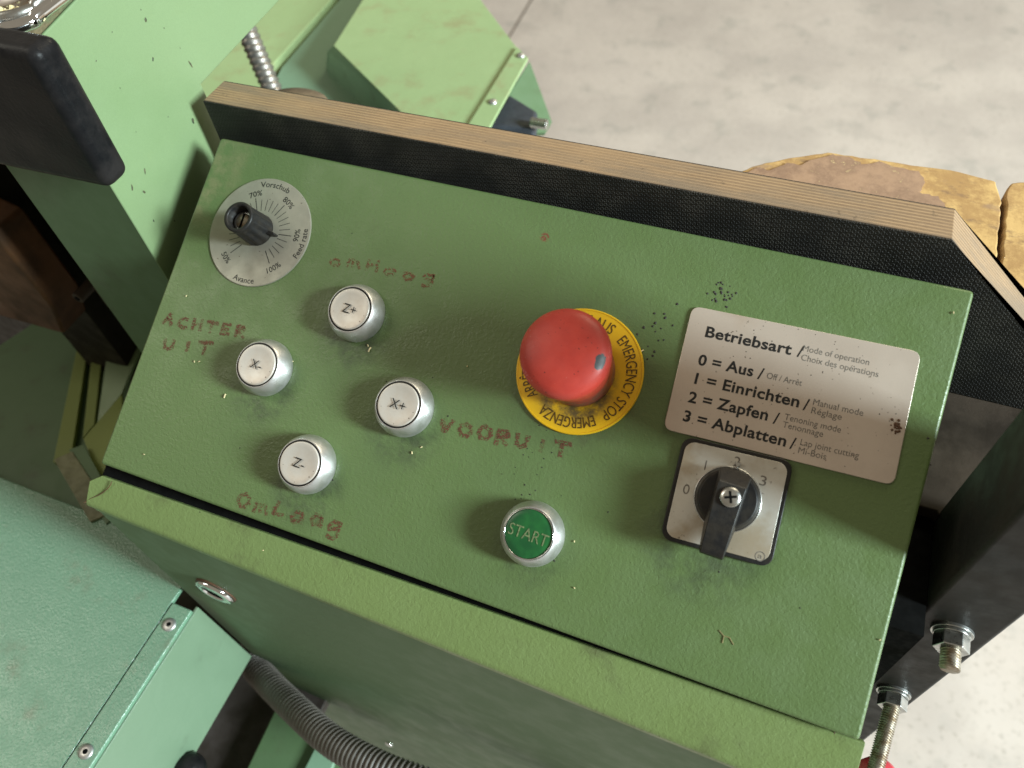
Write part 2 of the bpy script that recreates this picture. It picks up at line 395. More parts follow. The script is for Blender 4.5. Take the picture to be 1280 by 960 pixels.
obj('rim', ra + rm + rb, [tuple(range(k_)), tuple(range(3 * k_ - 1, 2 * k_ - 1, -1))] + [(j * k_ + i, j * k_ + (i + 1) % k_, (j + 1) * k_ + (i + 1) % k_, (j + 1) * k_ + i) for j in (0, 1) for i in range(k_)], M['rim'], CB, bevel=.25, seg=2)
fw = [Vector((-205.4, -121.6, -17.5)), Vector((197.6, -127.3, -17.5))]
ft = [fw[0], fw[1], fw[1] + dn * 520, fw[0] + dn * 520]
obj('front_wall', *prism(ft, RP.transposed() @ Vector((0, 2, 0))), M['front'], CB, bevel=.6)
# bent top edge between rim and front wall
def bend(x, y0): return [Vector((x, y0 + 1.8, -13.2)), Vector((x, y0 - .6, -14.6)), Vector((x, y0 - .9, -17.5)), Vector((x, y0 + 0.2, -21))]
for nm, xx, y0 in (('side_wall', -205.3, -121), ('side_wall', 195.4, -121)):
    sp_ = [Vector((xx, -118, -18)), Vector((xx, 88, -18)), Vector((xx, 88, -18)) + dn * 380, Vector((xx, -118, -18)) + dn * 520]
    obj(nm, *prism(sp_, (2, 0, 0)), M['front'], CB)
obj('gap_shade_strip', *box(-201, 196, -106, -90, -18, -11.4), M['void'], CB)  # black strip painting in the shade of the gap between lid and rim
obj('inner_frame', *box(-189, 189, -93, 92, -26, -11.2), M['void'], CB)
for path in ([(1043, 914), (1043, 924), (1044, 939), (1052, 950), (1060, 962)], [(141, 602), (137, 609), (127, 617), (113, 623), (103, 629)]):
    pp = []
    for k, q in enumerate(path):
        n_ = -8.3 - 4.2 * k / 4 * (1 if path[0][0] > 500 else .8) + (.0)
        r_ = Pn(*q, n_); pp.append(r_)
    def lipz(p):
        t0 = (p.x + 204) / 402; yt = -106 + t0 * 9; yb = -122.6 - t0 * 5.5
        u = (yt - p.y) / (yt - yb); return -8.3 - 4.7 * u + .15
    pp = [Vector((p.x, p.y, lipz(p))) for p in pp]
    obj('bend_seam', *tube(pp, .26, 6, sub=4), M['crack'], CB, smooth=True)
# chrome bush in the front wall
pc = W2P(Y(268, 737, -104)); nrm = RP.transposed() @ Vector((0, -1, 0))
q = nrm.to_track_quat('Z', 'Y').to_matrix()
def on_front(v, f, c): return [c + q @ Vector(p) for p in v], f
wy = (RP @ fw[0]).y
pc = W2P(Y(270, 738, wy - 1))
obj('bush_hole', *on_front(*lathe([(14, -1), (14, .6)], 40), pc), M['crack'], CB)
b_ = obj('bush', *on_front(*lathe([(13, -.5), (13, 2), (12, 3), (8, 3.2), (7.5, 2.4), (7, -.5)], 40), pc), M['chrome'], CB, smooth=True)
obj('bush_bore', *on_front(*lathe([(7, 0), (7, 2.2)], 30), pc), M['void'], CB)
pc2 = W2P(Y(487, 929, wy - 1))
obj('wall_screw', *on_front(*lathe([(3.6, -1), (3.6, 1.6), (2.6, 2.4), (0.6, 2.6)], 24), pc2), M['chrome'], CB, smooth=True)

# --- push buttons
def legend(s, cap, w, z, mat, parent, bold=0., rot=0.):
    v, f = flat(s, (-w / 2, -cap / 2), (w / 2, -cap / 2 + math.tan(rot) * w), cap, z, bold)
    return obj('legend', v, f, mat, parent)
bez = [(14.3, .0), (14.7, .8), (14.85, 2.2), (14.75, 3.8), (14.4, 5.4), (13.9, 6.9), (13.3, 8.2), (12.7, 9.3), (12.2, 10.1), (11.8, 10.6), (11.55, 10.7), (11.42, 10.5), (11.35, 8)]
def make_button(p, s, w, capmat, inkmat, cap=4.6, label=None, green=False):
    b = obj('push_button', *lathe(bez, 72, (p.x, p.y)), M['bezel'], CB, smooth=True, origin=(p.x, p.y, 0))
    if label: b['label'] = label
    obj('gap_ring', *lathe([(11.3, 8), (11.3, 10.2), (10.5, 10.2), (10.4, 8)], 60), M['blk'], b, smooth=True)
    prof = [(10.55, 7.5), (10.55, 10.9), (10.35, 11.2), (9.9, 11.25), (8, 11.0), (5, 10.75), (2, 10.65), (.2, 10.63)]
    if green: prof = [(10.75, 7.5), (10.75, 10.6), (10.5, 10.75), (8, 10.8), (4, 10.85), (.2, 10.86)]
    obj('button_cap', *lathe(prof, 60), capmat, b, smooth=True)
    if green: obj('cap_ring', *lathe([(11.3, 10), (11.3, 11.1), (11.1, 11.25), (10.9, 11.1), (10.85, 10)], 72), M['chrome'], b, smooth=True)
    legend(s, cap, w, 11.3 if not green else 11.0, inkmat, b, .0, math.radians(-2))
    return b
for (px, s, _), p in zip(BTN, BTN_XY):
    make_button(p, s, {'Z+': 7.2, 'X-': 6.2, 'Z-': 6.0, 'X+': 8.0}[s], M['cap'], M['black_ink'], label='silver push button with %s on its cap' % s)
make_button(START_XY, 'START', 18.6, M['green_lens'], M['pale_ink'], 5.2, 'silver-rimmed green START push button', True)

# --- emergency stop
E_ = obj('emergency_stop', *lathe([(17.0, 0), (17.2, 3), (17.3, 7), (17.3, 12), (17.5, 17), (17.9, 22), (18.5, 27), (19.1, 31), (19.5, 34), (19.6, 36.2), (19.3, 38.2), (18.5, 40), (17.2, 41.4), (15.3, 42.5), (12.5, 43.4), (9, 44.1), (5, 44.5), (.3, 44.7)], 96),
         M['red'], CB, smooth=True, origin=(0, 0, 0))
E_.location = (ESTOP + Vector((0, 0, 1.6))) * MM
E_['label'] = 'red mushroom emergency stop on a yellow ring'
ring = obj('yellow_ring', *lathe([(30, -1.6), (30.1, -.6), (29.8, 0.05), (29.3, 0.1), (29.2, -.15), (16.2, -.15)], 110, close=False), M['yellow'], E_, smooth=False)
obj('inner_sleeve', *lathe([(16.9, -.2), (16.9, .8), (15.5, 1.2)], 60), M['blk'], E_, smooth=True)
def eang(px, py):
    p = Pn(px, py, 1.4) - ESTOP; return math.atan2(p.y, p.x)
def arcspan(s, p0, p1, R, cap, z):
    a0, a1 = eang(*p0), eang(*p1); d = (a0 - a1) % (2 * math.pi); w = glyphs(s)[2] * cap / CAPH
    return arc(s, (0, 0), R, a0 - d / 2, cap, z, xs=d * R / w)
parts = [arcspan('EMERGENCY STOP', (776, 423), (757, 526), 22.1, 5.0, .02),
         arcspan('EMERGENZA', (744, 527), (677, 509), 22.1, 5.0, .02),
         arcspan('ARRÊT D\'URG.', (667.5, 496), (668, 415), 22.1, 5.0, .02),
         arcspan('NOT-AUS', (706, 388), (768, 412), 22.1, 5.0, .02)]
obj('lettering', *merge(*parts), M['brown_ink'], E_)

# --- instruction plate
lc = [Pn(865.5, 382, 1), Pn(1152, 440, 1), Pn(1117.5, 607, 1), Pn(829, 536, 1)]
pl = obj('instruction_plate', *prism([(p.x, p.y, .1) for p in round_poly(lc, 4.2, 6)], (0, 0, .9)), M['plate'], CB, bevel=.25)
pl['label'] = 'pinkish silver mode of operation sign with rounded corners'
def line(s, p0, p1, cap, bold=0.): return flat(s, Pn(*p0, 1.05), Pn(*p1, 1.05), cap, 1.06, bold)
B = .025
bold = [line('Betriebsart', (881, 420.5), (988.5, 443.5), 4.75, B), line('0 = Aus', (871.8, 455.5), (940.5, 470.5), 4.75, B),
        line('1 = Einrichten', (867.5, 479), (998, 509), 4.75, B), line('2 = Zapfen', (859.5, 502), (958.8, 525.5), 4.75, B),
        line('3 = Abplatten', (853, 525.5), (981.5, 558), 4.75, B)]
for q0 in ((995.6, 445.5), (946.2, 473.2), (1003, 512), (965.6, 529), (986.4, 560.5)):
    bold.append(line('/', q0, (q0[0] + 7, q0[1] + 1.5), 5.0, .008))
obj('bold_lettering', *merge(*bold), M['black_ink'], pl)
thin = [line('Mode of operation', (1003.2, 438.5), (1086, 456.5), 2.7), line('Choix des opérations', (1001, 450), (1097.5, 471.5), 2.7),
        line('Off / Arrêt', (958, 472.8), (1001.8, 482.5), 2.7), line('Manual mode', (1016, 505.8), (1078.5, 520), 2.7),
        line('Réglage', (1013.6, 516.3), (1051.5, 525), 2.7), line('Tenoning mode', (980, 524.3), (1050.5, 541), 2.7),
        line('Tenonnage', (977.6, 533.8), (1028.2, 546.3), 2.7), line('Lap joint cutting', (1000, 556), (1073, 573.3), 2.7),
        line('Mi-Bois', (997.3, 566), (1032, 574.6), 2.7)]
obj('fine_lettering', *merge(*thin), M['grey_ink'], pl)
# grime clump on the plate edge
cl = [Pn(1122 + random.gauss(0, 4), 533 + random.gauss(0, 5), 1.2) for _ in range(26)]
obj('grime_clump', *merge(*[lathe([(r_, 1.0), (r_ * .7, 1.0 + r_ * .5), (.05, 1 + r_ * .6)], 8, (p.x, p.y)) for p in cl for r_ in (random.uniform(.25, .7),)]), M['crack'], pl)

# --- rotary mode switch
rs = math.radians(2.4)
sw = obj('mode_switch', *prism([(x, y, 0) for x, y in rrect(SWC.x, SWC.y, 47.2, 46.2, 5.0, -0 + rs)], (0, 0, 2.6)), M['blk'], CB, bevel=.5, origin=(SWC.x, SWC.y, 0))
sw['label'] = 'black rotary switch with silver plate numbered 0 to 3'
obj('scale_plate', *prism([(x, y, 2.5) for x, y in rrect(0, 0, 43.6, 42.6, 4.4, rs)], (0, 0, .5)), M['switch_plate'], sw, bevel=.12)
def swp(px, py, n=3.05): return Pn(px, py, n) - SWC
nums = []
for s, q0 in (('0', (858, 611.5)), ('1', (882, 581.5)), ('2', (921.5, 577)), ('3', (954, 601))):
    c = swp(*q0); w_ = .55 if s == '1' else 2.7
    u = Vector((math.cos(rs), math.sin(rs), 0)); up_ = Vector((-math.sin(rs), math.cos(rs), 0))
    p0 = c - u * w_ / 2 - up_ * 2.1; nums.append(flat(s, p0, p0 + u * w_, 4.2, 3.06))
c = swp(950, 695.5)
nums.append(merge(lathe([(2.1, 3.06), (1.75, 3.06)], 24, (c.x, c.y), close=False), flat('a', c + Vector((-.9, -.9, 0)), c + Vector((.9, -.9, 0)), 2.2, 3.06)))
obj('numerals', *merge(*nums), M['grey_ink'], sw)['kind'] = 'stuff'
kc = swp(909.5, 623.5, 8)
obj('knob_disc', *lathe([(13.6, 3.0), (13.6, 4.2), (13.1, 6.0), (12.6, 8.0), (11.9, 8.9), (.3, 9.0)], 72, (kc.x, kc.y)), M['blk'], sw, smooth=False, bevel=.4)
obj('knob_skirt', *lathe([(14.3, 3.0), (14.2, 3.7), (13.7, 4.0), (13.5, 3.0)], 72, (kc.x, kc.y)), M['steel'], sw, smooth=True)
ht, hb = swp(917, 606, 21), swp(892, 689, 21); hd = (ht - hb).normalized(); hs = Vector((hd.y, -hd.x, 0))
hb.z = ht.z = 0; hd.z = 0; hc = Vector((kc.x, kc.y, 0))
prof = [(12.2, 8.9), (11.2, 10.6), (6.0, 20.7), (5.2, 21.1), (-22.5, 19.6), (-24.4, 18.4), (-25.0, 16.0), (-24.2, 9.5), (-13, 7.0)]
wd = [7.0, 6.6, 5.9, 5.8, 4.9, 4.8, 4.9, 5.2, 6.6]
V_ = [hc + hd * y_ + hs * sgn * w_ + Vector((0, 0, z_)) for sgn in (-1, 1) for (y_, z_), w_ in zip(prof, wd)]
n_ = len(prof)
obj('handle', V_, [tuple(range(n_)), tuple(range(2 * n_ - 1, n_ - 1, -1))] + [(i, (i + 1) % n_, n_ + (i + 1) % n_, n_ + i) for i in range(n_)], M['blk'], sw, bevel=.6, seg=3)
scn = swp(913, 621.5, 21)
sv = lathe([(4.3, 20.2), (4.3, 21.3), (3.8, 21.9), (2.6, 22.2), (.3, 22.3)], 28, (scn.x, scn.y))
scr = obj('handle_screw', *sv, M['steel'], sw, smooth=True)
xs_ = []
for a_ in (20, 110):
    c_, s_ = math.cos(math.radians(a_)), math.sin(math.radians(a_))
    pts_ = [(scn.x + c_ * x - s_ * y, scn.y + s_ * x + c_ * y, 22.33) for x, y in ((-2.5, -.5), (2.5, -.5), (2.5, .5), (-2.5, .5))]
    xs_.append(prism(pts_, (0, 0, .06 + .02 * (a_ > 50))))
obj('screw_cross', *merge(*xs_), M['void'], sw)
ix = [hc + hd * 16.4 + hs * 1.5 + Vector((0, 0, 3.2)), hc + hd * 16.4 - hs * 1.5 + Vector((0, 0, 3.2)), hc + hd * 14.2 + Vector((0, 0, 3.2))]
obj('pointer', *prism(ix, (0, 0, 1.6)), M['steel'], sw)

# --- feed rate dial
dl = obj('feed_rate_dial', *lathe([(30.6, 0), (30.6, .7), (30.3, .85), (.4, .85)], 96), M['dial'], CB, bevel=0)
dl.location = DIAL * MM; dl['label'] = 'round grey feed rate scale with fluted black knob missing its cap'
tk = []
for k in range(26):
    a_ = math.radians(229.5 - 11.22 * k)
    major = k % 5 == 0
    r0, r1 = 12.0, (19.8 if major else 18.4); hw = .21 if major else .15
    c_, s_ = math.cos(a_), math.sin(a_)
    tk.append(([Vector((c_ * r - s_ * y, s_ * r + c_ * y, .9)) for r, y in ((r0, -hw), (r1, -hw), (r1, hw), (r0, hw))], [(0, 1, 2, 3)]))
obj('scale_marks', *merge(*tk), M['black_ink'], dl)
A = math.radians
tx = [arc('70%', (0, 0), 20.9, A(116.5), 3.05, .9, bold=.008), arc('80%', (0, 0), 20.9, A(59), 3.05, .9, bold=.008), arc('90%', (0, 0), 24.6, A(7), 3.05, .9, True, bold=.008),
      arc('100%', (0, 0), 24.9, A(-47.5), 3.05, .9, True, bold=.008), arc('50%', (0, 0), 24.8, A(-129), 3.05, .9, True, bold=.008),
      arc('Vorschub', (0, 0), 25.6, A(89), 3.1, .9, bold=.008), arc('Feed rate', (0, 0), 29.0, A(-2), 3.1, .9, True, bold=.008), arc('Avance', (0, 0), 29.0, A(-89), 3.1, .9, True, bold=.008)]
obj('lettering', *merge(*tx), M['black_ink'], dl)
fl_ = lambda a, z: 1 + (.035 * math.cos(a * 12)) * (1 if z < 17.5 and z > 1.5 else 0)
kn = obj('knob', *lathe([(8.9, .9), (8.9, 2), (8.6, 6), (8.3, 11), (8.1, 16), (8.0, 18), (8.3, 18.6), (8.2, 19.6), (7.8, 20.0), (6.5, 20.0), (6.2, 19.4), (6.0, 12)], 96, flute=fl_), M['blk'], dl, smooth=True)
kn.location = Vector((-.9, .8, 0)) * MM
obj('pointer', *prism([(7.5, -1.2, .9), (12.0, -.5, .9), (12.0, .5, .9), (7.5, 1.2, .9)], (0, 0, 4.2)), M['blk'], dl, bevel=.3)
obj('shaft', *lathe([(4.2, 10), (4.2, 16.2), (3.7, 16.8), (.3, 16.9)], 36), M['thread'], dl, smooth=True)
obj('shaft_slot', *box(-.6, .6, -4.1, 4.1, 16.93, 17.0), M['void'], dl)
obj('clamp_collar', *lathe([(5.6, 10), (5.6, 15.5), (4.6, 15.5)], 36), M['steel'], dl, smooth=True)

# --- handwriting in brown marker
LET = {'O': [[(.5, 1), (.15, .8), (.1, .4), (.3, .05), (.7, .05), (.92, .4), (.85, .8), (.5, 1)]],
       'o': [[(.5, .7), (.2, .55), (.15, .25), (.4, 0), (.75, .1), (.85, .45), (.5, .7)]],
       'M': [[(.05, 0), (.12, .68), (.35, .35), (.5, .7), (.62, .35), (.85, .65), (.95, 0)]],
       'm': [[(.05, .0), (.12, .6), (.3, .62), (.42, .1)], [(.42, .5), (.6, .65), (.72, .5), (.85, 0)]],
       'H': [[(.15, 1), (.15, 0)], [(.85, 1), (.85, 0)], [(.15, .5), (.85, .55)]],
       'g': [[(.8, .7), (.4, .75), (.15, .5), (.3, .2), (.75, .3), (.85, .75), (.8, -.2), (.5, -.5), (.2, -.4)]],
       'A': [[(.05, 0), (.3, .5), (.5, 1), (.7, .5), (.9, 0)], [(.25, .4), (.8, .42)]],
       'a': [[(.8, .65), (.4, .7), (.15, .35), (.3, .02), (.7, .15), (.82, .6), (.9, 0)]],
       'C': [[(.9, .85), (.5, .95), (.15, .6), (.2, .2), (.55, .02), (.9, .15)]],
       'T': [[(.0, .95), (1.0, 1.0)], [(.5, 1), (.48, 0)]],
       'E': [[(.85, .95), (.2, .9), (.15, .05), (.85, .05)], [(.2, .5), (.7, .5)]],
       'R': [[(.15, 0), (.15, .95), (.7, .95), (.8, .65), (.2, .5), (.85, 0)]],
       'U': [[(.12, .9), (.15, .2), (.45, .02), (.8, .2), (.85, .9)]],
       'I': [[(.5, .8), (.5, 0)]], 'V': [[(.1, .9), (.45, .05), (.85, .95)]],
       'L': [[(.3, 1), (.2, .5), (.2, .05), (.85, .12)]]}
def write(word, p0, p1, h, width, mat, adv=None, name='handwriting'):
    a_, b_ = Pn(*p0), Pn(*p1); d = (b_ - a_); L = d.length; d.normalize(); u = Vector((-d.y, d.x, 0))
    parts = []; n = len(word); zc = .12
    for i, ch in enumerate(word):
        x0 = L * i / n; w_ = L / n * (.86 if ch in 'mM' else .74); jy = random.uniform(-.6, .6)
        for st in LET[ch]:
            pts_ = [a_ + d * (x0 + x * w_ + random.uniform(-.2, .2)) + u * (y * h + jy + random.uniform(-.2, .2)) for x, y in st]
            for k in range(len(pts_) - 1):
                p, q_ = pts_[k], pts_[k + 1]; e = (q_ - p).normalized(); sd = Vector((-e.y, e.x, 0)) * width / 2
                p = p - e * width * .3; q_ = q_ + e * width * .3; zc += .0012
                parts.append(([Vector((r.x, r.y, zc)) for r in (p - sd, q_ - sd, q_ + sd, p + sd)], [(0, 1, 2, 3)]))
    for v_, f_ in list(parts):
        if random.random() < .6:
            j = Vector((random.uniform(-.6, .6), random.uniform(-.6, .6), .03)); parts.append(([q_ + j for q_ in v_], f_))
    return obj(name, *merge(*parts), mat, CB)
write('omHoog', (410, 329), (549, 357), 5.4, 1.6, M['marker_faint'])
write('ACHTER', (203, 405), (311, 424), 5.8, 1.8, M['marker'])
write('UIT', (202, 436), (270, 443), 5.6, 1.9, M['marker'])
write('VOORUIT', (549, 538), (716, 573), 6.2, 2.0, M['marker'])
write('OmLaag', (295, 632), (432, 668), 6.8, 1.9, M['marker'])
# --- specks of dirt and a scratch on the lid
sk = []
def speck(px, py, r, z=.1):
    p = Pn(px, py); k = random.uniform(0, 6)
    ring_ = [(p.x + r * random.uniform(.7, 1.2) * math.cos(k + j * .9), p.y + r * random.uniform(.7, 1.2) * math.sin(k + j * .9), z) for j in range(7)]
    sk.append(([Vector(q_) for q_ in ring_] + [Vector((p.x, p.y, z + r * .4))], [(j, (j + 1) % 7, 7) for j in range(7)]))
for x, y in ((950, 152), (1010, 155), (1015, 180), (955, 210), (940, 230), (990, 243), (1060, 225), (885, 237), (957, 262), (848, 278), (975, 315), (1007, 312), (912, 350), (950, 382), (940, 407), (908, 427), (1086, 97)):
    speck(620 + x / 4.8, 360 + y / 4.8, random.uniform(.35, .75))
for _ in range(30): speck(random.gauss(906, 8), random.gauss(368, 9), random.uniform(.3, .7))
for _ in range(16): speck(random.gauss(668, 18), random.gauss(580, 22), random.uniform(.22, .42))
for _ in range(10): speck(random.gauss(655, 22), random.gauss(640, 26), random.uniform(.22, .42))
for x, y in ((440, 292), (541, 472), (483, 477), (645, 657), (693, 701), (899, 715), (1160, 548), (1163, 581), (416, 600), (560, 520), (300, 560), (250, 640), (760, 640), (1000, 760)): speck(x, y, random.uniform(.25, .5))
obj('dirt_specks', *merge(*sk), M['speck'], CB)['kind'] = 'stuff'
sk = []
for x, y in ((757, 280), (740, 437)): speck(620 + x / 4.8, 360 + y / 4.8, .6, 1.6)
for _ in range(60): speck(random.uniform(850, 1130), random.uniform(400, 590), random.uniform(.12, .3), 1.05)
lcx = [(p.x, p.y) for p in lc]
def inside(x, y):
    ok = True
    for i in range(4):
        a_, b_ = lcx[i], lcx[(i + 1) % 4]
        if (b_[0] - a_[0]) * (y - a_[1]) - (b_[1] - a_[1]) * (x - a_[0]) > -1.2 * 50: ok = False
    return ok
sk = [s_ for s_ in sk[2:] if inside(s_[0][7].x, s_[0][7].y)]
if sk: obj('dirt_specks', *merge(*sk), M['speck'], pl)['kind'] = 'stuff'
p = [Pn(*q_, .12) for q_ in ((899, 788), (905, 795), (903, 804))]; p2 = [Pn(*q_, .12) for q_ in ((905, 795), (912, 797), (917, 806))]
obj('scratch', *merge(tube(p, .3, 5), tube(p2, .25, 5)), simple('scratch_primer', (.2, .17, .07), .7), CB)

# ------------------------------------------------------------------ sawdust crumbs lying on the box
ch = []
def crumb(p, L, a_, r=.35):
    e = Vector((math.cos(a_), math.sin(a_), .25)) * L / 2
    ch.append(tube([p - e, p + Vector((0, 0, r * .6)), p + e], r, 5))
for x, y, L in ((462, 437, 2.6), (460, 432, 1.2), (281, 495, 2.2), (515, 566, 1.2), (527, 559, .9), (243, 452, 1), (249, 452, 1), (366, 452, .8), (180, 568, 1), (233, 370, .7), (584, 458, .6), (802, 439, 2.2), (718, 735, .7), (329, 688, .7), (1192, 391, 1), (1100, 800, .6), (718, 677, .7)):
    ch.append(None); ch.pop(); p = Pn(x, y, .4); crumb(RP @ p + Vector((0, 0, 1000)), L, random.uniform(0, 3), .22 + .06 * L)
c0 = sum((Vector(q_) for q_ in ch[0][0]), Vector()) / len(ch[0][0])
tag(obj('sawdust_crumbs', *merge(*ch), M['chip'], origin=c0), 'tiny pale sawdust crumbs scattered on the green panel', 'sawdust', kind='stuff')

# ------------------------------------------------------------------ plywood board behind the panel
PY0, PY1, PZT, PZB = 95.0, 116.0, 1060.0, 966.0
xl = -205.0; k1 = Y(1190, 300, PY0); k2 = Y(1280, 412, PY0)
sl = (k2.z - k1.z) / (k2.x - k1.x)
prof = [(xl, PZT), (k1.x, PZT), (k1.x + 110, PZT + sl * 110), (k1.x + 110, PZB), (xl, PZB)]
BD = obj('plywood_board', *prism([(x, PY0 + .8, z) for x, z in prof], (0, PY1 - PY0 - 1.6, 0)), M['ply'], bevel=.35, seg=2, origin=(0, PY0, PZB))
tag(BD, 'upright black film-faced plywood board with bare laminated top edge behind the green panel', 'plywood board')
for nm, y0 in (('front_film', PY0), ('back_film', PY1 - .8)):
    obj(nm, *prism([(x * 1.0, y0, z - (.4 if z == PZT else 0)) for x, z in prof], (0, .8, 0)), M['film'], BD).location = -Vector((0, PY0, PZB)) * MM
o = BD.children

# ------------------------------------------------------------------ worn wooden slabs behind the board
def slab(name, pts, z, th, label, jag=.55):
    P = []
    for i in range(len(pts)):
        a_, b_ = H(*pts[i], z), H(*pts[(i + 1) % len(pts)], z); L = (b_ - a_).length; n = max(1, int(L / 4))
        for k in range(n):
            q_ = a_.lerp(b_, k / n); P.append(q_ + Vector((random.uniform(-1, 1), random.uniform(-1, 1), 0)) * jag)
    c = sum(P, Vector()) / len(P)
    o = obj(name, *prism(P, (0, 0, -th)), M['wood'], origin=c, bevel=1.2)
    o.data.materials.append(M['woodedge'])
    for p in o.data.polygons:
        if abs(p.normal.z) < .5: p.material_index = 1
    tag(o, label, 'wooden slab', 'worn wooden slabs behind the board')
    return o
slab('wooden_slab', [(900, 226), (940, 208), (985, 197), (1035, 190), (1085, 197), (1140, 206), (1200, 214), (1244, 226), (1252, 252), (1246, 330), (1238, 420), (1000, 380)], 1000, 30,
     'rounded brown slab with chipped golden edge behind the plywood board')
slab('wooden_slab', [(1258, 240), (1263, 228), (1330, 222), (1420, 240), (1400, 460), (1300, 430), (1251, 375), (1252, 340)], 1000, 30,
     'brown slab at the right frame edge, beyond the narrow gap', .7)
t = NT('brown_floor_paint'); c_ = t.mix(t.ramp(t.noise(45, 7, .75), .38, .62), (.33, .195, .12), (.215, .12, .075)); c_ = t.mix(t.ramp(t.noise(90, 6, .8), .60, .68), c_, (.50, .36, .18)); t.set(c_, .5); t.bump(t.noise(150, 4), .0003)
slab1 = [o_ for o_ in COL.objects if o_.name == 'wooden_slab'][0]
random.seed(11)
PL_ = []
pp_ = [(930, 216), (950, 209), (962, 213), (985, 203), (1000, 207), (1012, 200), (1040, 193), (1062, 196), (1078, 205), (1100, 202), (1125, 210), (1150, 215), (1158, 228), (1148, 240), (1172, 246), (1186, 262), (1176, 280), (1190, 300), (1215, 340), (1220, 400), (1000, 370)]
for i in range(len(pp_)):
    a_, b_ = H(*pp_[i], 1001.0), H(*pp_[(i + 1) % len(pp_)], 1001.0)
    for k in range(4): PL_.append(a_.lerp(b_, k / 4) + Vector((random.uniform(-1, 1), random.uniform(-1, 1), 0)) * .8)
o_ = obj('paint_layer', *prism(PL_, (0, 0, -1.0)), t.m, slab1); o_.location = -slab1.location
lg = simple('dark_understructure', (.05, .035, .022), .7)
g0, g1 = H(1240, 240, 965), H(1262, 420, 965)
tag(obj('wooden_beam', *box(150, 420, 125, 236, 915, 968), M['woodedge'], bevel=2, origin=(285, 180, 915)), 'rough timber beam carrying the two worn brown slabs', 'beam')

# ------------------------------------------------------------------ steel bracket, post, bolts (right)
br = obj('bracket_plate', *prism([(p.x, p.y, 965.5) for p in (Vector((150, 150)), Vector((150, 24)), Vector((212, 24)), Vector((213, 22)), Vector((216, 27)), Vector((300, 27)), Vector((300, 150)))], (0, 0, -8)), M['brown'], bevel=2.2, seg=3, origin=(220, 70, 957))
tag(br, 'grimy brown steel bracket under the right end of the plywood board', 'bracket')
PX0, PX1, PYF = 213.5, 244.6, -20.0
post = thing('steel_post', 'upright black painted steel post right of the green panel, with two bolts', 'post', (229, -5, 500))
def wp(o, root): o.location = o.location - root.location; return o
wp(obj('dark_gap_block', *box(196, 213.2, -34, 62, 560, 957.2), M['void'], post), post)  # black block standing in for the dark gap between housing and post
wp(obj('tube', *box(PX0, PX1, PYF, 26, 500, 1150), M['blacksteel'], post, bevel=2.2, seg=3), post)
def hexa(r, y0, y1, c):
    return prism([(c.x + r * math.cos(math.radians(60 * k + 12)), y0, c.z + r * math.sin(math.radians(60 * k + 12))) for k in range(6)], (0, y1 - y0, 0))
def ycyl(r0, y0, y1, c, seg=28, dirv=Vector((0, -1, 0)), rib=None, n=2):
    p0 = Vector((c.x, y0, c.z)); L = abs(y1 - y0)
    return tube([p0 + dirv * L * k / (n - 1) for k in range(n)], r0, seg, rib=rib)
thr = lambda s, a: 1 + .09 * math.sin(2 * math.pi * s / 1.25 + a)
for (pp, L, dv) in (((1190, 788), 10, Vector((0, -1, 0))), ((1117, 864), 96, Vector((-.10, -1, -.16)).normalized())):
    c = Y(*pp, PYF)
    wp(obj('washer', *ycyl(8.6, PYF + .5, PYF - 1.6, c), M['steel'], post, bevel=.3), post)
    wp(obj('washer', *ycyl(7.6, PYF - 1.7, PYF - 3.0, c), M['steel'], post, bevel=.3), post)
    wp(obj('hex_nut', *hexa(7.4, PYF - 3.0, PYF - 9.4, c), M['steel'], post, bevel=.5), post)
    wp(obj('threaded_rod', *ycyl(3.9, PYF - 8, PYF - 8 - L, c, 20, dv, thr, int(L * 5)), M['thread'], post, smooth=True), post)
p = Y(1106, 975, -60)
rk = lathe([(5, -10), (9, -6), (11, 0), (10.5, 6), (8, 10), (3, 12.5), (.3, 13)], 32, (0, 0))
c = X(1094, 975, 232)
tag(obj('red_knob', *([q_ + c for q_ in map(Vector, rk[0])], rk[1]), M['redplastic'], smooth=True, origin=c), 'small pinkish red knob below the long threaded bolt at the bottom right', 'knob')

# ------------------------------------------------------------------ machine column (top left)
CY = 25.0; CX = Y(140, 235, CY).x
col = thing('machine_column', 'light green sheet metal column with metal tray on top, left of the control panel', 'machine column', (-290, 150, 600))
ct0, ct1 = Y(30, 62, CY), X(95, 0, CX)
TZ0 = ct0.z; TSL = (ct1.z - ct0.z) / (ct1.y - CY)
yb0, yb1 = X(252, 105, CX), X(350, 0, CX)
ym = yb0.y
side = [(CX, CY, TZ0), (CX, 420, TZ0 + TSL * (420 - CY)), (CX, 420, yb1.z + (yb1.z - yb0.z) / (yb1.y - yb0.y) * (420 - yb1.y)), (CX, ym, yb0.z), (CX, ym, 640), (CX, CY, 640)]
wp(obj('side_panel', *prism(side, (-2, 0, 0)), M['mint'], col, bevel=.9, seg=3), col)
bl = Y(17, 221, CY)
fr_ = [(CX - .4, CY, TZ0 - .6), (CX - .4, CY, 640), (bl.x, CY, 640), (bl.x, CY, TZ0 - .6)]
wp(obj('front_panel', *prism(fr_, (0, 2, 0)), M['dim'], col, bevel=.5), col)  # darker paint than the side panel, carrying this face's shade
tp = [(CX - 2.2, CY + 2.2, TZ0 - 2.2), (CX - 2.2, 420, TZ0 - 2.2 + TSL * 395), (-520, 420, TZ0 - 2.2 + TSL * 395), (-520, CY + 2.2, TZ0 - 2.2)]
dust = simple('dusty_top', (.36, .28, .16), .8, 0, .4, 60, .0004, 500, col2=(.25, .33, .16))
wp(obj('top_plate', *prism(tp, (0, 0, 2)), dust, col), col)
ck = []
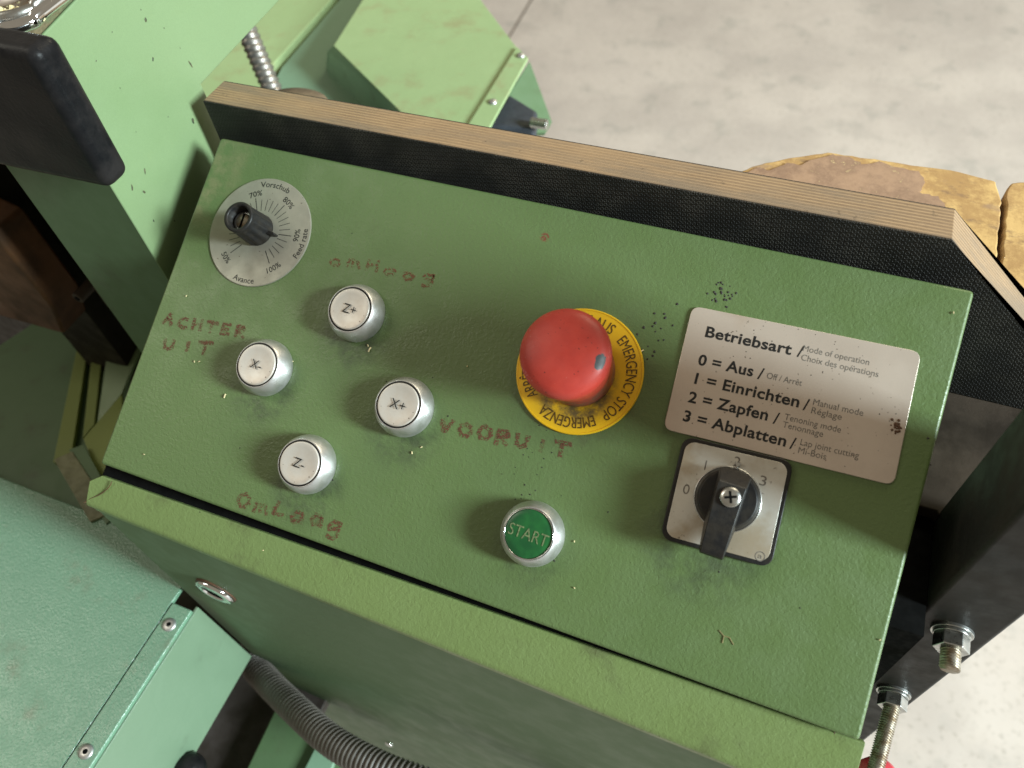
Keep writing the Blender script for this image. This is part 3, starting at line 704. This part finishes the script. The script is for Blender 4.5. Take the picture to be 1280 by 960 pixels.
for x, y, a_, b_ in ((182, 25, 1.1, 1.6), (191, 74, 1.0, 1.4), (238, 80, .8, 3.4), (241, 151, 1.5, 2.6), (176, 12, .6, .6), (120, 76, .6, .6), (181, 214, .7, 2.4), (165, 235, .9, 2.6), (180, 240, 1.1, 1.6), (192, 276, .7, 1.2), (218, 276, .8, .8), (205, 35, .5, .6), (150, 110, .4, .5), (225, 60, .4, .6), (170, 165, .4, .4), (140, 40, .5, .5), (210, 146, .5, .5)):
    a_ *= .7; b_ *= .75; c_ = X(x, y, CX); k_ = random.uniform(-.5, .5); w_ = []
    for j in range(9):
        t_ = j * .698; u_ = a_ * math.cos(t_) * random.uniform(.6, 1.2); v_ = b_ * math.sin(t_) * random.uniform(.7, 1.1); w_.append(Vector((CX + .12, c_.y + u_ + v_ * k_, c_.z + v_)))
    ck.append((w_ + [Vector((CX + .3, c_.y, c_.z))], [(j, (j + 1) % 9, 9) for j in range(9)]))
wp(obj('paint_chips', *merge(*ck), simple('bare_chipped_spots', (.09, .075, .035), .6, 0, .6, 600, col2=(.03, .05, .025)), col), col)['kind'] = 'stuff'
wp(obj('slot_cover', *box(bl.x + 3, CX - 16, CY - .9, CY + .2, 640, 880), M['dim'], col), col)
# tray
def top_z(y): return TZ0 + (y - CY) * TSL
tr_ = thing('steel_tray', 'round-cornered steel tray with bright rim on top of the light green column', 'tray', (-330, 150, 1118))
ci = H(27, 40, 1121)
tcr = H(27, 50, TZ0 + 3); x1, y0_ = tcr.x + 6, tcr.y - 5
rim = []
for a_, cx_, cy_ in ((0, x1 - 17, 400), (0, x1 - 17, y0_ + 17)):
    pass
path = [(x1, 400, top_z(400) + 4), (x1, 200, top_z(200) + 4), (x1, 90, top_z(90) + 4), (x1, y0_ + 17, top_z(70) + 4)]
for k in range(1, 7):
    a_ = math.radians(-90 * k / 6); path.append((x1 - 17 + 17 * math.cos(a_), y0_ + 17 + 17 * math.sin(a_), top_z(60) + 4))
path += [(-330, y0_, top_z(50) + 4), (-430, y0_, top_z(50) + 4)]
wp(obj('rim', *tube(path, 3.1, 14, sub=4), M['chrome'], tr_, smooth=True), tr_)
p2 = [(Vector(q_) + (Vector((-300, 200, q_[2])) - Vector(q_)).normalized() * 5 + Vector((0, 0, 3))) for q_ in path]
wp(obj('inner_rim', *tube(p2, 2.4, 12, sub=4), M['steel'], tr_, smooth=True), tr_)
wp(obj('tray_floor', *prism([(x1 - 3, 400, top_z(400) + 2), (x1 - 3, y0_ + 12, top_z(60) + 2), (x1 - 14, y0_ + 3, top_z(50) + 2), (-430, y0_ + 3, top_z(50) + 2), (-430, 400, top_z(400) + 2)], (0, 0, 1)),
       simple('greasy_tray_floor', (.34, .24, .17), .3, .5, .4, 40, .0003, 100, col2=(.5, .4, .3)), tr_), tr_)
rr = [lathe([(r_, 2), (r_, 5), (r_ - 2, 6.5), (r_ - 5, 6.5), (r_ - 6, 4)], 60, close=False) for r_ in (48, 38, 27)]
v_, f_ = merge(*rr); cc = Vector((x1 - 60, y0_ + 42, top_z(90)))
wp(obj('turned_ring', [q_ + cc for q_ in v_], f_, simple('worn_turned_steel', (.42, .32, .25), .32, .8, .4, 60), tr_, smooth=True), tr_)
# heap of sawdust in the tray corner
hp = []
for _ in range(70):
    a_, r_ = random.uniform(0, 6.28), abs(random.gauss(0, 6)); p = Vector((x1 - 18 + r_ * math.cos(a_) * 1.4, y0_ + 11 + r_ * math.sin(a_) * .8, top_z(60) + 4 + random.uniform(0, 3) * max(0, 1 - r_ / 14)))
    e = Vector((random.uniform(-1, 1), random.uniform(-1, 1), random.uniform(-.4, .4))) * 1.8
    hp.append(tube([p - e, p + e], random.uniform(.5, 1.1), 5))
tag(obj('sawdust_heap', *merge(*hp), M['chip'], origin=(x1 - 18, y0_ + 11, TZ0)), 'small heap of pale sawdust in the corner of the steel tray', 'sawdust', kind='stuff')

# black rubber guard in front of the column
HY0 = CY - 17
hbz = 1043.5
prof = [(-222.0, hbz), (-227.0, 1123.5), (-238, 1129.0), (-420, 1132), (-420, hbz - 5)]
prof = [(Y(140, 240, HY0).x, Y(140, 240, HY0).z), (Y(38, 66, HY0).x, Y(38, 66, HY0).z), (-330, Y(38, 66, HY0).z + 1), (-400, Y(38, 66, HY0).z + 1), (-400, Y(140, 240, HY0).z - 6)]
g_ = obj('rubber_guard', *prism([(x, HY0, z) for x, z in prof], (0, CY - HY0 - .3, 0)), M['rubber'], bevel=5.5, seg=5, origin=(-280, 15, 1080))
tag(g_, 'rounded black rubber guard fixed to the upper front of the light green column', 'guard')

# ------------------------------------------------------------------ interior of the machine (left, dark)
def plate(name, pix, z, th, mat, parent=None, bevel=.8, lift=None):
    P = [H(*q_, z + (lift[i] if lift else 0)) for i, q_ in enumerate(pix)]
    return obj(name, *prism(P, (0, 0, -th)), mat, parent, bevel=bevel, origin=None if parent else sum(P, Vector()) / len(P))
rail = thing('sawing_machine', 'dark greasy machine frame with brown casting in the recess left of the panel', 'machine frame', (-400, 40, 600))
wp(obj('back_wall', *box(-900, bl.x + 1, 92, 97, 640, 1110), M['blacksteel'], rail), rail)
r1 = Y(0, 250, 60); r2 = Y(92, 375, 60)
wp(obj('rail', *box(r1.x - 60, r1.x, 60, 92, 640, 1100), simple('rail_steel', (.022, .018, .011), .6, 0, .4, 40, spec=.2), rail, bevel=1), rail)
c1, c2 = Y(0, 305, 30), Y(62, 385, 30)
pr = [(c1.x + 2, c1.z + 10), (c2.x + 4, c2.z), (c2.x - 10, c2.z - 34), (c1.x - 160, c2.z - 40), (c1.x - 160, c1.z + 60)]
wp(obj('casting', *prism([(x, 30, z) for x, z in pr], (0, 28, 0)), M['casting'], rail, bevel=3, seg=3), rail)
cb = Y(92, 378, 34)
wp(obj('bolt', *tube([(cb.x, 60, cb.z), (cb.x, 38, cb.z)], 4.5, 18), M['brown'], rail, bevel=.5), rail)
wp(obj('bolt_socket', *tube([(cb.x, 38.1, cb.z), (cb.x, 37.4, cb.z)], 2.0, 12), M['void'], rail), rail)
p_ = Y(120, 358, 38.5); q_ = Y(137, 382, 38.5)
wp(obj('slot', *tube([p_, q_], 1.8, 10), M['brown'], rail, smooth=True), rail)

# sloping green chute plates below
tub = thing('green_chute', 'dim green sheet metal chute with folded ribs in the recess left of the panel', 'chute', (-330, -20, 700))
def cp(name, pix, ys, mat, th=3, bevel=.6):
    P = []
    for (x, y), yy in zip(pix, ys): P.append(Y(x, y, yy))
    n_ = (P[1] - P[0]).cross(P[2] - P[0]).normalized()
    if n_.dot(CP - P[0]) < 0: n_ = -n_
    return wp(obj(name, *prism(P, -n_ * th), mat, tub, bevel=bevel), tub)
Z0 = 790
def pz(pix, zs): return [H(x, y, z) for (x, y), z in zip(pix, zs)]
def cz(name, pix, zs, mat, th=3, bevel=.6):
    P = pz(pix, zs); n_ = (P[1] - P[0]).cross(P[2] - P[0]).normalized()
    if n_.dot(CP - P[0]) < 0: n_ = -n_
    return wp(obj(name, *prism(P, -n_ * th), mat, tub, bevel=bevel), tub)
cz('base_plate', [(-60, 470), (60, 392), (185, 380), (230, 480), (150, 640), (40, 640), (-60, 680)], [760] * 7, M['dim'])
cz('rib', [(98, 425), (112, 420), (88, 578), (66, 578)], [766] * 4, M['olive'], 5)
cz('rib', [(117, 420), (131, 415), (118, 530), (103, 548)], [772] * 4, M['olive'], 5)
cz('side_plate', [(140, 395), (190, 400), (152, 492), (121, 530)], [790, 800, 780, 775], M['mint'], 3)
cz('gusset', [(152, 492), (104, 548), (123, 600), (160, 600)], [796] * 4, M['olive'], 4)

# ------------------------------------------------------------------ hammered green cover (lower left)
cov = thing('hammered_cover', 'hammered green machine cover with riveted edge strip at the lower left', 'machine cover', (-300, -180, 690))
ZC = 800.0
e0, e1 = H(215, 754, ZC), H(90, 960, ZC)
xs0 = e0.x
wp(obj('top_plate', *box(-640, xs0 - .6, -420, -72, ZC - 4, ZC), M['cover'], cov, bevel=.8), cov)
s0 = H(242, 764, ZC).x
wp(obj('edge_strip', *box(xs0 + .3, s0 - 1.4, -420, -108.5, ZC - 4, ZC + .6), M['cover'], cov, bevel=.8), cov)
wp(obj('seam_filler', *box(xs0 - 2, s0 - 2, -420, -108.7, ZC - 8, ZC - 4.2), M['void'], cov), cov)
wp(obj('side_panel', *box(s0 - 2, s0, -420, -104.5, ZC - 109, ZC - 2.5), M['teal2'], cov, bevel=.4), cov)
for q_ in ((221, 785), (122, 947)):
    c = H(*q_, ZC + 1); c.x = (xs0 + s0 - 1) / 2 - (.0)
    rv = lathe([(4.6, ZC + .4), (4.6, ZC + 1.2), (3.9, ZC + 1.9), (1.8, ZC + 2.1)], 28, (c.x, c.y))
    r_ = wp(obj('rivet', *rv, M['bezel'], cov, smooth=True), cov)
    wp(obj('rivet_bore', *lathe([(1.6, ZC + 2.12), (1.6, ZC + 2.3)], 16, (c.x, c.y)), M['void'], cov), cov)
# yellowish reflection at the cover's back, built as a thin coloured strip
wp(obj('reflection_strip', *prism([H(67, 574, ZC + 2.5), H(90, 564, ZC + 2.5), H(140, 640, ZC + 2.5), H(112, 652, ZC + 2.5)], (0, 0, -2.4)), simple('strip_reflection_tone', (.17, .175, .095), .6), cov, bevel=.5), cov)
wp(obj('back_ledge', *prism([H(86, 562, ZC + 1.5), H(104, 556, ZC + 1.5), H(150, 640, ZC + 1.5), H(132, 655, ZC + 1.5)], (0, 0, -1.4)), M['dim'], cov), cov)
# lower steel parts seen between cover, conduit and frame edge
tag(plate('steel_base_plate', [(180, 1060), (60, 640), (215, 690), (335, 795), (420, 850), (300, 1100)], 590, 12, simple('dark_oily_steel', (.045, .034, .028), .4, .2, .4, 30, .0002, 200, col2=(.075, .06, .055))), 'dark brown steel base plate below the hammered green cover', 'steel plate')
tag(plate('green_cross_member', [(352, 868), (470, 940), (420, 1060), (260, 1060)], 610, 30, M['dim'], bevel=2), 'dark green cross member beside the ribbed conduit at the bottom', 'cross member')
tag(plate('pale_green_bar', [(402, 918), (424, 934), (380, 1060), (330, 1060)], 616, 6, M['teal'], bevel=1), 'narrow pale green bar below the ribbed conduit', 'bar')
kb = thing('clamp_lever', 'black lobed clamp lever at the bottom edge beside the hammered cover', 'clamp lever', tuple(H(205, 958, 700)))
for px_, py_, r_ in ((188, 962, 14), (212, 954, 9), (236, 962, 12)):
    c = H(px_, py_, 700)
    v_, f_ = lathe([(r_ * .6, -r_), (r_ * .95, -r_ * .4), (r_, 0), (r_ * .8, r_ * .55), (r_ * .4, r_ * .85), (.3, r_ * .9)], 24)
    wp(obj('lobe', [Vector(q_) + c for q_ in v_], f_, M['rubber'], kb, smooth=True), kb)

# ------------------------------------------------------------------ ribbed conduits
rib = lambda s, a: 1 + .10 * math.sin(2 * math.pi * s / 3.9)
pth = [H(296, 790, 640), H(317, 826, 655), H(334, 851, 668), H(374, 891, 690), H(413, 925, 705), H(461, 953, 715), H(512, 974, 720), H(600, 1000, 720), H(720, 1020, 715)]
pth[0] = pth[1] + Vector((-25, 35, -15))
tag(obj('ribbed_conduit', *tube(pth, 10.2, 26, sub=60, rib=rib), M['conduit'], smooth=True, origin=pth[3]), 'grey ribbed cable conduit curving out below the control box', 'conduit')
rib2 = lambda s, a: 1 + .10 * math.sin(2 * math.pi * s / 5.6 + a)
c_top, c_bot = H(305, 30, 960), H(352, 140, 900)
tag(obj('spiral_hose', *tube([c_top + (c_top - c_bot) * .6, c_top, c_bot, c_bot + (c_bot - c_top) * .8], 8.8, 24, sub=60, rib=rib2), simple('dull_spiral_steel', (.33, .30, .27), .4, .7, .4, 200), smooth=True, origin=c_bot),
    'spiral steel hose rising behind the left end of the plywood board', 'hose')

# ------------------------------------------------------------------ green machine parts beyond the board
tab = thing('machine_table', 'pale green machine beds with a dark groove beyond the plywood board', 'machine table', tuple(H(380, 60, 800)))
def tp_(name, pix, z, th, mat, bevel=1.0):
    P = [H(*q_, z) for q_ in pix]; return wp(obj(name, *prism(P, (0, 0, -th)), mat, tab, bevel=bevel), tab)
tp_('bed', [(150, 40), (500, -140), (413, 0), (336, 86), (320, 160), (200, 260)], 850, 30, M['hood'])
tp_('bed', [(424, 0), (520, -120), (620, -90), (560, 60), (600, 220), (280, 220), (352, 84)], 846, 26, M['teal'])
tp_('groove', [(405, 0), (500, -130), (520, -130), (430, 0), (330, 130), (316, 120)], 838, 4, M['void'])
hd_ = thing('motor_hood', 'folded light green motor hood with screwed end flange behind the board', 'machine hood', tuple(H(540, 80, 800)))
def hz(name, pix, zs, mat, th=2.5, bevel=.6):
    P = [H(x, y, z) for (x, y), z in zip(pix, zs)]; n_ = (P[1] - P[0]).cross(P[2] - P[0]).normalized()
    if n_.z < 0: n_ = -n_
    return wp(obj(name, *prism(P, -n_ * th), mat, hd_, bevel=bevel), hd_)
ZH = 880
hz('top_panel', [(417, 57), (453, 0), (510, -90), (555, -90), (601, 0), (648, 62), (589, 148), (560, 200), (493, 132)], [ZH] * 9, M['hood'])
hz('side_panel', [(417, 57), (409, 64), (405, 130), (430, 190), (560, 200), (493, 132)], [ZH, ZH - 6, ZH - 90, ZH - 120, ZH - 2, ZH], M['teal'])  # shaded facet: its shade is put into the bluish paint
fl2 = hz('end_flange', [(646, 58), (660, 72), (607, 168), (575, 172)], [ZH + 3] * 4, M['hood'], 3)
for q_ in ((651, 70), (616, 128)):
    c = H(*q_, ZH + 3)
    wp(obj('flange_screw', *lathe([(4.2, c.z - .5), (4.2, c.z + 1), (3, c.z + 2), (.4, c.z + 2.2)], 20, (c.x, c.y)), M['bezel'], hd_, smooth=True), hd_)
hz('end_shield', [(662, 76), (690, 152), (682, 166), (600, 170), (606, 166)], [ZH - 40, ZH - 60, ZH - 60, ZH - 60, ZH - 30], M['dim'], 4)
P = [H(*q_, ZH - 30) for q_ in ((636, 116), (672, 138), (668, 160), (610, 158))]
wp(obj('motor_end', *prism(P, (0, 0, -20)), simple('dark_blue_grey_casting', (.045, .05, .065), .5), hd_, bevel=4, seg=3), hd_)
a_, b_ = H(664, 153, ZH - 26), H(684, 156, ZH - 26)
wp(obj('motor_shaft', *tube([a_, b_], 5, 16), M['steel'], hd_, bevel=.5), hd_)
c = H(372, 124, 985)
v_, f_ = lathe([(12, -20), (15, -6), (14, 0), (10, 4), (4, 6), (.4, 6.4)], 30)
tag(obj('rounded_lump', *([Vector((q_.x * 1.7, q_.y, q_.z * .6)) + c for q_ in v_], f_), simple('dusty_brown_casting', (.20, .14, .085), .7, 0, .4, 80), smooth=True, origin=c), 'low rounded brown lump just behind the plywood top edge at the left', 'cast lump')
